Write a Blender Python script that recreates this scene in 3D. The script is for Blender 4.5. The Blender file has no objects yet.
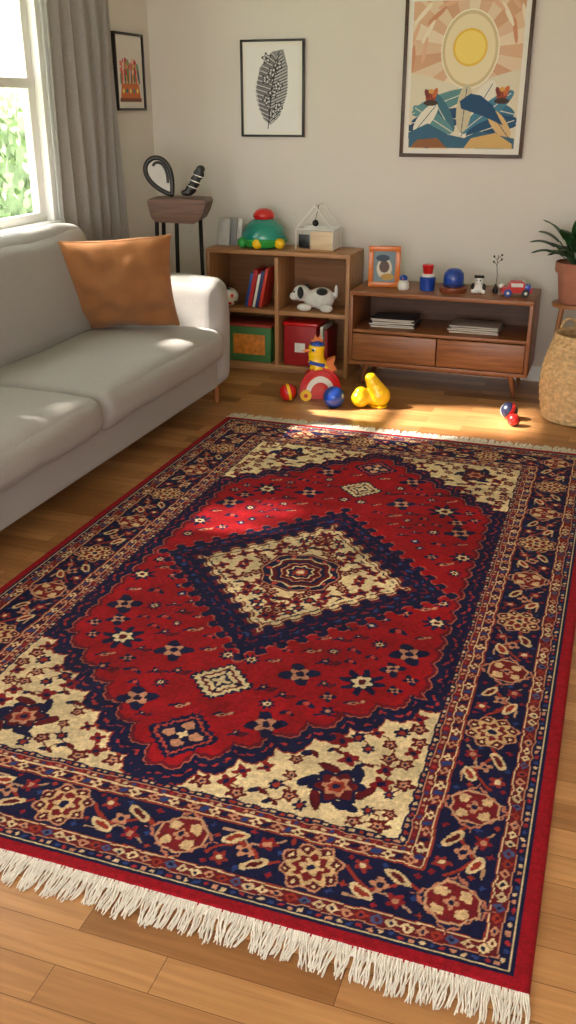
import bpy, bmesh, math, random
import numpy as np
from mathutils import Vector, Matrix, Euler
random.seed(7); np.random.seed(7)
scn=bpy.context.scene
D=bpy.data
try:
    scn.view_settings.view_transform='Standard'
    scn.view_settings.look='None'
    scn.view_settings.exposure=0.0
except Exception as e: print(e)

def s2l(v):
    v=np.asarray(v,dtype=float)/255.0
    return np.where(v<=.04045,v/12.92,((v+.055)/1.055)**2.4)
def col(r,g,b):
    a=s2l([r,g,b]); return (float(a[0]),float(a[1]),float(a[2]),1)

# ---------------- materials
MC={}
def mat(name,c,rough=.6,metal=0,var=.08,scale=8,bump=0,bscale=60,sheen=0,coat=0,stretch=None):
    if name in MC: return MC[name]
    m=D.materials.new(name); m.use_nodes=True
    nt=m.node_tree; N=nt.nodes; L=nt.links
    b=N['Principled BSDF']
    b.inputs['Roughness'].default_value=rough; b.inputs['Metallic'].default_value=metal
    if sheen: b.inputs['Sheen Weight'].default_value=sheen
    if coat: b.inputs['Coat Weight'].default_value=coat
    base=col(*c)
    tc=N.new('ShaderNodeTexCoord'); mp=N.new('ShaderNodeMapping')
    L.new(tc.outputs['Object'],mp.inputs['Vector'])
    if stretch: mp.inputs['Scale'].default_value=stretch
    n=N.new('ShaderNodeTexNoise'); n.inputs['Scale'].default_value=scale; n.inputs['Detail'].default_value=4
    L.new(mp.outputs[0],n.inputs['Vector'])
    r=N.new('ShaderNodeValToRGB')
    r.color_ramp.elements[0].position=.3; r.color_ramp.elements[1].position=.7
    r.color_ramp.elements[0].color=(base[0]*(1-var),base[1]*(1-var),base[2]*(1-var),1)
    r.color_ramp.elements[1].color=(min(1,base[0]*(1+var)),min(1,base[1]*(1+var)),min(1,base[2]*(1+var)),1)
    L.new(n.outputs['Fac'],r.inputs['Fac']); L.new(r.outputs['Color'],b.inputs['Base Color'])
    if bump:
        n2=N.new('ShaderNodeTexNoise'); n2.inputs['Scale'].default_value=bscale; n2.inputs['Detail'].default_value=3
        L.new(tc.outputs['Object'],n2.inputs['Vector'])
        bp=N.new('ShaderNodeBump'); bp.inputs['Strength'].default_value=bump; bp.inputs['Distance'].default_value=.01
        L.new(n2.outputs['Fac'],bp.inputs['Height']); L.new(bp.outputs['Normal'],b.inputs['Normal'])
    MC[name]=m; return m
def wood(name,c1,c2,axis='X',rough=.4):
    if name in MC: return MC[name]
    m=D.materials.new(name); m.use_nodes=True
    nt=m.node_tree; N=nt.nodes; L=nt.links; b=N['Principled BSDF']
    b.inputs['Roughness'].default_value=rough
    tc=N.new('ShaderNodeTexCoord'); mp=N.new('ShaderNodeMapping')
    sc={'X':(1.5,22,22),'Y':(22,1.5,22),'Z':(22,22,1.5)}[axis]
    mp.inputs['Scale'].default_value=sc
    n=N.new('ShaderNodeTexNoise'); n.inputs['Scale'].default_value=2.2; n.inputs['Detail'].default_value=6; n.inputs['Distortion'].default_value=.6
    r=N.new('ShaderNodeValToRGB'); r.color_ramp.elements[0].position=.3; r.color_ramp.elements[1].position=.72
    r.color_ramp.elements[0].color=col(*c1); r.color_ramp.elements[1].color=col(*c2)
    L.new(tc.outputs['Object'],mp.inputs['Vector']); L.new(mp.outputs[0],n.inputs['Vector'])
    L.new(n.outputs['Fac'],r.inputs['Fac']); L.new(r.outputs['Color'],b.inputs['Base Color'])
    MC[name]=m; return m
def attrmat(name,rough=.9,nscale=0,namt=.0,bump=0,sheen=0):
    m=D.materials.new(name); m.use_nodes=True
    nt=m.node_tree; N=nt.nodes; L=nt.links; b=N['Principled BSDF']; b.inputs['Roughness'].default_value=rough
    if sheen: b.inputs['Sheen Weight'].default_value=sheen
    a=N.new('ShaderNodeAttribute'); a.attribute_name='Col'
    if nscale:
        b.inputs['Specular IOR Level'].default_value=.25
        tc=N.new('ShaderNodeTexCoord'); n=N.new('ShaderNodeTexNoise'); n.inputs['Scale'].default_value=nscale; n.inputs['Detail'].default_value=4
        L.new(tc.outputs['Object'],n.inputs['Vector'])
        mr=N.new('ShaderNodeMapRange'); mr.inputs['From Min'].default_value=.3; mr.inputs['From Max'].default_value=.7
        mr.inputs['To Min'].default_value=1-namt; mr.inputs['To Max'].default_value=1+namt
        L.new(n.outputs['Fac'],mr.inputs['Value'])
        mx=N.new('ShaderNodeVectorMath'); mx.operation='SCALE'
        L.new(a.outputs['Color'],mx.inputs[0]); L.new(mr.outputs['Result'],mx.inputs['Scale'])
        L.new(mx.outputs['Vector'],b.inputs['Base Color'])
        if bump:
            bp=N.new('ShaderNodeBump'); bp.inputs['Strength'].default_value=bump; bp.inputs['Distance'].default_value=.004
            L.new(n.outputs['Fac'],bp.inputs['Height']); L.new(bp.outputs['Normal'],b.inputs['Normal'])
    else: L.new(a.outputs['Color'],b.inputs['Base Color'])
    return m

# ---------------- geometry helpers
def G(name,loc=(0,0,0),rz=0):
    e=D.objects.new(name,None); e.location=loc; e.rotation_euler=(0,0,math.radians(rz)); e.empty_display_size=.1
    scn.collection.objects.link(e); return e
def fin(bm,name,m,g=None,c=(0,0,0),rot=(0,0,0),smooth=True,ang=40):
    me=D.meshes.new(name); bmesh.ops.recalc_face_normals(bm,faces=bm.faces); bm.to_mesh(me); bm.free()
    o=D.objects.new(name,me); scn.collection.objects.link(o)
    if m: me.materials.append(m)
    o.location=c; o.rotation_euler=[math.radians(a) for a in rot]
    if g: o.parent=g
    if smooth:
        for p in me.polygons: p.use_smooth=True
        if ang<180:
            try: me.set_sharp_from_angle(angle=math.radians(ang))
            except Exception: pass
    return o
def box(g,name,c,s,m,bev=.004,rot=(0,0,0),seg=2):
    bm=bmesh.new(); bmesh.ops.create_cube(bm,size=1)
    for v in bm.verts: v.co=Vector((v.co.x*s[0],v.co.y*s[1],v.co.z*s[2]))
    if bev: bmesh.ops.bevel(bm,geom=bm.edges[:],offset=min(bev,min(s)*.45),segments=seg,affect='EDGES',profile=.5)
    return fin(bm,name,m,g,c,rot)
def boxes(g,name,lst,m,bev=0):
    bm=bmesh.new()
    for (x0,x1,y0,y1,z0,z1) in lst:
        r=bmesh.ops.create_cube(bm,size=1)
        for v in r['verts']:
            v.co=Vector(((x0+x1)/2+v.co.x*(x1-x0),(y0+y1)/2+v.co.y*(y1-y0),(z0+z1)/2+v.co.z*(z1-z0)))
    if bev: bmesh.ops.bevel(bm,geom=bm.edges[:],offset=bev,segments=1,affect='EDGES')
    return fin(bm,name,m,g,smooth=False)
def cyl(g,name,c,r1,r2,h,m,rot=(0,0,0),bev=.003,seg=32):
    bm=bmesh.new(); bmesh.ops.create_cone(bm,cap_ends=True,segments=seg,radius1=r1,radius2=r2,depth=h)
    if bev:
        ed=[e for e in bm.edges if abs(e.verts[0].co.z-e.verts[1].co.z)<1e-6]
        bmesh.ops.bevel(bm,geom=ed,offset=bev,segments=2,affect='EDGES')
    return fin(bm,name,m,g,c,rot)
def sph(g,name,c,r,m,rot=(0,0,0),seg=32):
    if not isinstance(r,(tuple,list)): r=(r,r,r)
    bm=bmesh.new(); bmesh.ops.create_uvsphere(bm,u_segments=seg,v_segments=seg//2,radius=1)
    for v in bm.verts: v.co=Vector((v.co.x*r[0],v.co.y*r[1],v.co.z*r[2]))
    return fin(bm,name,m,g,c,rot,ang=180)
def lathe(g,name,c,prof,m,rot=(0,0,0),seg=40,ang=50):
    bm=bmesh.new(); rings=[]
    for (r,z) in prof:
        rings.append([bm.verts.new((max(r,1e-4)*math.cos(2*math.pi*i/seg),max(r,1e-4)*math.sin(2*math.pi*i/seg),z)) for i in range(seg)])
    for a,b in zip(rings,rings[1:]):
        for i in range(seg):
            bm.faces.new((a[i],a[(i+1)%seg],b[(i+1)%seg],b[i]))
    return fin(bm,name,m,g,c,rot,ang=ang)
def tube(g,name,pts,r,m,seg=10,c=(0,0,0),rot=(0,0,0),closed=False,flat=1):
    pts=[Vector(p) for p in pts]; n=len(pts)
    rr=r if isinstance(r,(list,tuple)) else [r]*n
    bm=bmesh.new(); rings=[]; up=None
    for i,p in enumerate(pts):
        if closed: t=(pts[(i+1)%n]-pts[i-1]).normalized()
        else: t=(pts[min(i+1,n-1)]-pts[max(i-1,0)]).normalized()
        if up is None:
            up=Vector((0,0,1)) if abs(t.z)<.9 else Vector((1,0,0))
        u=(up-t*up.dot(t)).normalized(); w=t.cross(u); up=u
        rings.append([bm.verts.new(p+rr[i]*(math.cos(2*math.pi*k/seg)*u+flat*math.sin(2*math.pi*k/seg)*w)) for k in range(seg)])
    pr=list(zip(rings,rings[1:]))
    if closed: pr.append((rings[-1],rings[0]))
    for a,b in pr:
        for i in range(seg): bm.faces.new((a[i],a[(i+1)%seg],b[(i+1)%seg],b[i]))
    if not closed:
        bm.faces.new(rings[0]); bm.faces.new(rings[-1])
    return fin(bm,name,m,g,c,rot,ang=60)
def prism(g,name,pts,th,m,c=(0,0,0),rot=(0,0,0),bev=.004):
    bm=bmesh.new()
    f=bm.faces.new([bm.verts.new((x,-th/2,z)) for x,z in pts])
    r=bmesh.ops.extrude_face_region(bm,geom=[f])
    for v in [e for e in r['geom'] if isinstance(e,bmesh.types.BMVert)]: v.co.y=th/2
    if bev: bmesh.ops.bevel(bm,geom=[e for e in bm.edges if abs(e.verts[0].co.y-e.verts[1].co.y)<1e-6],offset=bev,segments=2,affect='EDGES')
    return fin(bm,name,m,g,c,rot,ang=35)
def blob(g,name,lst,m,voxel=.006,c=(0,0,0),rot=(0,0,0),sm=6):
    bm=bmesh.new()
    for p,r in lst:
        if not isinstance(r,(tuple,list)): r=(r,r,r)
        q=bmesh.ops.create_uvsphere(bm,u_segments=20,v_segments=12,radius=1)
        for v in q['verts']: v.co=Vector((v.co.x*r[0]+p[0],v.co.y*r[1]+p[1],v.co.z*r[2]+p[2]))
    o=fin(bm,name,m,g,c,rot,ang=180)
    md=o.modifiers.new('r','REMESH'); md.mode='VOXEL'; md.voxel_size=voxel; md.use_smooth_shade=True
    s=o.modifiers.new('s','SMOOTH'); s.iterations=sm; s.factor=.5
    return o
def cushion(g,name,c,s,m,r=.05,puff=(0,0,.02),n=22,rot=(0,0,0),wr=.003,seed=0):
    bm=bmesh.new(); bmesh.ops.create_cube(bm,size=2)
    bmesh.ops.subdivide_edges(bm,edges=bm.edges[:],cuts=n,use_grid_fill=True)
    h=[s[0]/2,s[1]/2,s[2]/2]
    from mathutils import noise
    for v in bm.verts:
        p=[math.sin(a*math.pi/2) for a in v.co]
        P=[p[i]*h[i] for i in range(3)]
        rr=min(r,min(h)*.98)
        q=[max(-(h[i]-rr),min(h[i]-rr,P[i])) for i in range(3)]
        d=Vector([P[i]-q[i] for i in range(3)])
        res=Vector(q)+(d.normalized()*rr if d.length>1e-9 else Vector())
        res.x+=puff[0]*p[0]*(1-p[1]**2)*(1-p[2]**2)
        res.y+=puff[1]*p[1]*(1-p[0]**2)*(1-p[2]**2)
        res.z+=puff[2]*p[2]*(1-p[0]**2)*(1-p[1]**2)
        nn=noise.noise(Vector((res.x*5+seed,res.y*5,res.z*5)))
        res.z+=nn*wr*2; res.x+=nn*wr
        v.co=res
    return fin(bm,name,m,g,c,rot,ang=180)

# ---------------- raster painter -> vertex coloured grid
class Ras:
    def __init__(s,w,h,res,base):
        s.w,s.h=w,h; s.nx=int(w/res)+1; s.ny=int(h/res)+1
        s.xs=np.linspace(-w/2,w/2,s.nx); s.ys=np.linspace(-h/2,h/2,s.ny)
        s.X,s.Y=np.meshgrid(s.xs,s.ys); s.C=np.empty((s.ny,s.nx,3)); s.C[:]=base
    def win(s,cx,cy,r,ry=None):
        ry=ry or r
        i0,i1=np.searchsorted(s.xs,[cx-r,cx+r]); j0,j1=np.searchsorted(s.ys,[cy-ry,cy+ry])
        sl=(slice(j0,j1),slice(i0,i1)); return sl,s.X[sl]-cx,s.Y[sl]-cy
    def lobe(s,cx,cy,r,c,n=0,amp=0,rot=0,sx=1,sy=1):
        sl,x,y=s.win(cx,cy,r*(1+abs(amp))*max(sx,sy)*1.05)
        if x.size==0: return
        a=np.arctan2(y/sy,x/sx); d=np.hypot(x/sx,y/sy)
        s.C[sl][d<r*(1+amp*np.cos(n*(a-rot)))]=c
    def ell(s,cx,cy,rx,ry,c,rot=0):
        R=max(rx,ry)*1.05; sl,x,y=s.win(cx,cy,R)
        if x.size==0: return
        t=math.radians(rot); u=x*math.cos(t)+y*math.sin(t); v=-x*math.sin(t)+y*math.cos(t)
        s.C[sl][(u/rx)**2+(v/ry)**2<1]=c
    def dia(s,cx,cy,rx,ry,c,ser=0,k=6):
        sl,x,y=s.win(cx,cy,rx*1.2,ry*1.2)
        if x.size==0: return
        m=np.abs(x)/rx+np.abs(y)/ry
        if ser: m=m+ser*np.abs(np.sin(k*math.pi*(np.abs(x)/rx-np.abs(y)/ry)))
        s.C[sl][m<1]=c
    def octo(s,cx,cy,r,c):
        sl,x,y=s.win(cx,cy,r*1.1)
        if x.size==0: return
        x=np.abs(x);y=np.abs(y); s.C[sl][np.maximum(np.maximum(x,y),(x+y)*.72)<r]=c
    def poly(s,pts,c):
        p=np.array(pts); cx,cy=p.mean(0); R=np.abs(p-[cx,cy]).max()+.002
        sl,x,y=s.win(cx,cy,R)
        if x.size==0: return
        x=x+cx;y=y+cy; ins=np.zeros(x.shape,bool); n=len(p)
        for i in range(n):
            x1,y1=p[i];x2,y2=p[(i+1)%n]
            if y1==y2: continue
            cnd=((y1>y)!=(y2>y))&(x<(x2-x1)*(y-y1)/(y2-y1)+x1); ins^=cnd
        s.C[sl][ins]=c
    def stroke(s,pts,w,c):
        for (x1,y1),(x2,y2) in zip(pts,pts[1:]):
            cx,cy=(x1+x2)/2,(y1+y2)/2; R=max(abs(x2-x1),abs(y2-y1))/2+w+.002
            sl,x,y=s.win(cx,cy,R)
            if x.size==0: continue
            dx,dy=x2-x1,y2-y1; L=dx*dx+dy*dy+1e-12
            t=np.clip(((x+cx-x1)*dx+(y+cy-y1)*dy)/L,0,1)
            s.C[sl][np.hypot(x+cx-x1-t*dx,y+cy-y1-t*dy)<w]=c
    def mesh(s,name,m,g,c=(0,0,0),rot=(0,0,0),zf=None):
        nx,ny=s.nx,s.ny; co=np.zeros((ny,nx,3)); co[...,0]=s.X; co[...,1]=s.Y
        if zf is not None: co[...,2]=zf
        idx=np.arange(nx*ny).reshape(ny,nx)
        f=np.stack([idx[:-1,:-1],idx[:-1,1:],idx[1:,1:],idx[1:,:-1]],-1).reshape(-1,4)
        me=D.meshes.new(name); me.vertices.add(nx*ny); me.vertices.foreach_set('co',co.astype(np.float32).ravel())
        nf=len(f); me.loops.add(nf*4); me.loops.foreach_set('vertex_index',f.astype(np.int32).ravel())
        me.polygons.add(nf); me.polygons.foreach_set('loop_start',(np.arange(nf)*4).astype(np.int32))
        try: me.polygons.foreach_set('loop_total',np.full(nf,4,np.int32))
        except Exception: pass
        me.update(calc_edges=True)
        at=me.color_attributes.new('Col','FLOAT_COLOR','POINT')
        cc=np.ones((nx*ny,4),np.float32); cc[:,:3]=s2l(np.clip(s.C,0,255)).reshape(-1,3)
        at.data.foreach_set('color',cc.ravel())
        me.materials.append(m)
        o=D.objects.new(name,me); scn.collection.objects.link(o); o.location=c
        o.rotation_euler=[math.radians(a) for a in rot]
        if g: o.parent=g
        return o
def smooth_noise(ny,nx,cell,seed):
    rs=np.random.RandomState(seed); gy=int(ny/cell)+3; gx=int(nx/cell)+3
    g=rs.rand(gy,gx); y=np.arange(ny)/cell; x=np.arange(nx)/cell
    yi=y.astype(int); xi=x.astype(int); fy=(y-yi)[:,None]; fx=(x-xi)[None,:]
    fy=fy*fy*(3-2*fy); fx=fx*fx*(3-2*fx)
    a=g[yi][:,xi];b=g[yi][:,xi+1];c=g[yi+1][:,xi];d=g[yi+1][:,xi+1]
    return (a*(1-fx)+b*fx)*(1-fy)+(c*(1-fx)+d*fx)*fy

# =====================================================  ROOM
XL=-2.99; YB=5.98; XR=2.6; YN=-1.6; ZC=2.72
M_wall=mat('wall_paint',(221,215,207),.85,var=.015,scale=3,bump=.05,bscale=120)
M_white=mat('white_trim',(238,237,234),.45,var=.01)
WY0,WY1,WZ0,WZ1=2.62,4.74,.985,2.50
T=.14
boxes(None,'wall_back',[(XL-T,XR+T,YB,YB+T,0,ZC)],M_wall)
boxes(None,'wall_left',[(XL-T,XL,YN,WY0,0,ZC),(XL-T,XL,WY1,YB,0,ZC),(XL-T,XL,WY0,WY1,0,WZ0),(XL-T,XL,WY0,WY1,WZ1,ZC)],M_wall)
boxes(None,'wall_right',[(XR,XR+T,YN,YB,0,ZC)],M_wall)
OX0,OX1,OZ1=-2.3,1.3,2.45
boxes(None,'wall_front',[(XL-T,OX0,YN-T,YN,0,ZC),(OX1,XR+T,YN-T,YN,0,ZC),(OX0,OX1,YN-T,YN,OZ1,ZC)],M_wall)
boxes(None,'patio_door_frame',[(OX0,OX0+.06,YN-.1,YN-.03,.0,OZ1),(OX1-.06,OX1,YN-.1,YN-.03,.0,OZ1),(-.53,-.47,YN-.1,YN-.03,.0,OZ1-.06),(OX0+.06,OX1-.06,YN-.1,YN-.03,OZ1-.06,OZ1),(OX0+.06,OX1-.06,YN-.1,YN-.03,0.0,.06)],M_white)  # patio door frame in the front wall opening, unseen behind the camera
boxes(None,'ceiling',[(XL-T,XR+T,YN,YB+T,ZC,ZC+.1)],mat('ceiling_paint',(240,238,234),.9,var=.01))
boxes(None,'baseboard_back',[(XL+.015,XR,YB-.015,YB,0,.1)],M_white,.003)
boxes(None,'baseboard_left',[(XL,XL+.015,YN,YB-.0,0,.1)],M_white,.003)

def floor_mat():
    m=D.materials.new('oak_planks'); m.use_nodes=True; nt=m.node_tree;N=nt.nodes;L=nt.links;b=N['Principled BSDF']
    tc=N.new('ShaderNodeTexCoord')
    mp=N.new('ShaderNodeMapping'); mp.inputs['Location'].default_value=(.13,.04,0); L.new(tc.outputs['Object'],mp.inputs['Vector'])
    def brick(c1,c2,mo,ms):
        br=N.new('ShaderNodeTexBrick'); br.offset=.37; br.offset_frequency=2; br.squash=1
        br.inputs['Scale'].default_value=1; br.inputs['Brick Width'].default_value=.56; br.inputs['Row Height'].default_value=.092
        br.inputs['Mortar Size'].default_value=ms; br.inputs['Mortar Smooth'].default_value=.3
        br.inputs['Color1'].default_value=c1; br.inputs['Color2'].default_value=c2; br.inputs['Mortar'].default_value=mo
        L.new(mp.outputs[0],br.inputs['Vector']); return br
    br=brick(col(206,154,102),col(152,102,58),col(100,60,30),.0009)
    off=brick((0,0,0,1),(1,1,1,1),(0,0,0,1),0)
    sc=N.new('ShaderNodeVectorMath'); sc.operation='SCALE'; sc.inputs['Scale'].default_value=7.3
    L.new(off.outputs['Color'],sc.inputs[0])
    ad=N.new('ShaderNodeVectorMath'); ad.operation='ADD'; L.new(mp.outputs[0],ad.inputs[0]); L.new(sc.outputs[0],ad.inputs[1])
    m2=N.new('ShaderNodeMapping'); m2.inputs['Scale'].default_value=(1.3,22,1); L.new(ad.outputs[0],m2.inputs['Vector'])
    n=N.new('ShaderNodeTexNoise'); n.inputs['Scale'].default_value=2.5; n.inputs['Detail'].default_value=7; n.inputs['Distortion'].default_value=.7
    L.new(m2.outputs[0],n.inputs['Vector'])
    r=N.new('ShaderNodeValToRGB'); r.color_ramp.elements[0].position=.3; r.color_ramp.elements[1].position=.7
    r.color_ramp.elements[0].color=(.68,.62,.54,1); r.color_ramp.elements[1].color=(1.04,1.04,1.04,1)
    L.new(n.outputs['Fac'],r.inputs['Fac'])
    mx=N.new('ShaderNodeMix'); mx.data_type='RGBA'; mx.blend_type='MULTIPLY'; mx.inputs[0].default_value=.85
    L.new(br.outputs['Color'],mx.inputs[6]); L.new(r.outputs['Color'],mx.inputs[7])
    L.new(mx.outputs[2],b.inputs['Base Color']); b.inputs['Roughness'].default_value=.30
    return m
bm=bmesh.new(); bmesh.ops.create_cube(bm,size=1)
for v in bm.verts: v.co=Vector(((XL+XR)/2+v.co.x*(XR-XL+2*T),(YN+YB)/2+v.co.y*(YB-YN+T*2),-.05+v.co.z*.1))
fin(bm,'floor',floor_mat(),smooth=False)

# window
w=G('window_1',(XL,(WY0+WY1)/2,WZ0))
def wb(n,x0,x1,y0,y1,z0,z1,m=M_white,bev=.003):
    yc=(WY0+WY1)/2
    box(w,n,((x0+x1)/2,(y0+y1)/2-yc,(z0+z1)/2-WZ0),(x1-x0,y1-y0,z1-z0),m,bev)
wb('jamb_far',-.12,.012,WY1-.05,WY1-.001,WZ0+.001,WZ1-.001); wb('jamb_near',-.12,.012,WY0+.001,WY0+.05,WZ0+.001,WZ1-.001)
wb('head',-.12,.012,WY0+.05,WY1-.05,WZ1-.05,WZ1-.001)
wb('sill',-.12,.05,WY0+.001,WY1-.001,WZ0-.0,WZ0+.03)
ym=(WY0+WY1)/2
wb('mullion',-.11,.008,ym-.045,ym+.045,WZ0+.03,WZ1-.05)
for i,(a,b_) in enumerate(((WY0+.05,ym-.045),(ym+.045,WY1-.05))):
    wb('rail_bottom_%d'%i,-.08,-.035,a,b_,WZ0+.03,WZ0+.075)
    wb('rail_meeting_%d'%i,-.085,-.03,a,b_,1.68,1.73)
    wb('rail_top_%d'%i,-.08,-.035,a,b_,WZ1-.1,WZ1-.05)
    wb('stile_a_%d'%i,-.08,-.035,a,a+.045,WZ0+.075,WZ1-.1); wb('stile_b_%d'%i,-.08,-.035,b_-.06,b_,WZ0+.075,WZ1-.1)
boxes(None,'trim_window',[(XL,XL+.018,WY1,WY1+.07,WZ0-.07,WZ1+.07),(XL,XL+.018,WY0-.07,WY0,WZ0-.07,WZ1+.07),(XL,XL+.018,WY0,WY1,WZ1,WZ1+.07),(XL,XL+.018,WY0,WY1,WZ0-.07,WZ0)],M_white,.002)

def curtain_mat():
    m=D.materials.new('curtain_cloth'); m.use_nodes=True; nt=m.node_tree;N=nt.nodes;L=nt.links
    b=N['Principled BSDF']; b.inputs['Roughness'].default_value=.9
    tc=N.new('ShaderNodeTexCoord'); n=N.new('ShaderNodeTexNoise'); n.inputs['Scale'].default_value=90; L.new(tc.outputs['Object'],n.inputs['Vector'])
    r=N.new('ShaderNodeValToRGB'); r.color_ramp.elements[0].color=col(168,164,164); r.color_ramp.elements[1].color=col(192,188,187)
    L.new(n.outputs['Fac'],r.inputs['Fac']); L.new(r.outputs['Color'],b.inputs['Base Color'])
    t=N.new('ShaderNodeBsdfTranslucent'); L.new(r.outputs['Color'],t.inputs['Color'])
    mx=N.new('ShaderNodeMixShader'); mx.inputs[0].default_value=.3
    L.new(b.outputs[0],mx.inputs[1]); L.new(t.outputs[0],mx.inputs[2]); L.new(mx.outputs[0],N['Material Output'].inputs['Surface'])
    return m
MCUR=curtain_mat()
cg=G('window_curtain',(XL+.05,5.06,0))
def curtain(name,y0,y1,z0,z1,nf,amp):
    bm=bmesh.new(); nu,nv=nf*14,30; V=[]
    for j in range(nv+1):
        t=j/nv; z=z1+(z0-z1)*t; row=[]
        for i in range(nu+1):
            s=i/nu; a=amp*(.55+.45*t)
            sp=1+.06*(t-.5)
            y=(y0+y1)/2+(s-.5)*(y1-y0)*sp+.01*math.sin(s*nf*4*math.pi+1)
            x=a*math.sin(s*nf*2*math.pi+.7*math.sin(3*t+s*5))+.006*math.sin(7*t+s*9)
            row.append(bm.verts.new((x,y-5.06,z)))
        V.append(row)
    for j in range(nv):
        for i in range(nu): bm.faces.new((V[j][i],V[j][i+1],V[j+1][i+1],V[j+1][i]))
    return fin(bm,name,MCUR,cg,ang=180)
curtain('cloth',4.68,5.42,.03,2.60,6,.032)
tube(cg,'rod',[(0.01,2.3-5.06,2.62),(0.01,5.5-5.06,2.62)],.011,mat('rod_metal',(60,58,56),.35,.9))
sph(cg,'finial',(0.01,5.5-5.06,2.62),.02,MC['rod_metal'])
for i,y in enumerate((2.4,5.45)): box(cg,'rod_bracket_%d'%i,(-.018,y-5.06,2.62),(.055,.02,.03),MC['rod_metal'])

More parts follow.
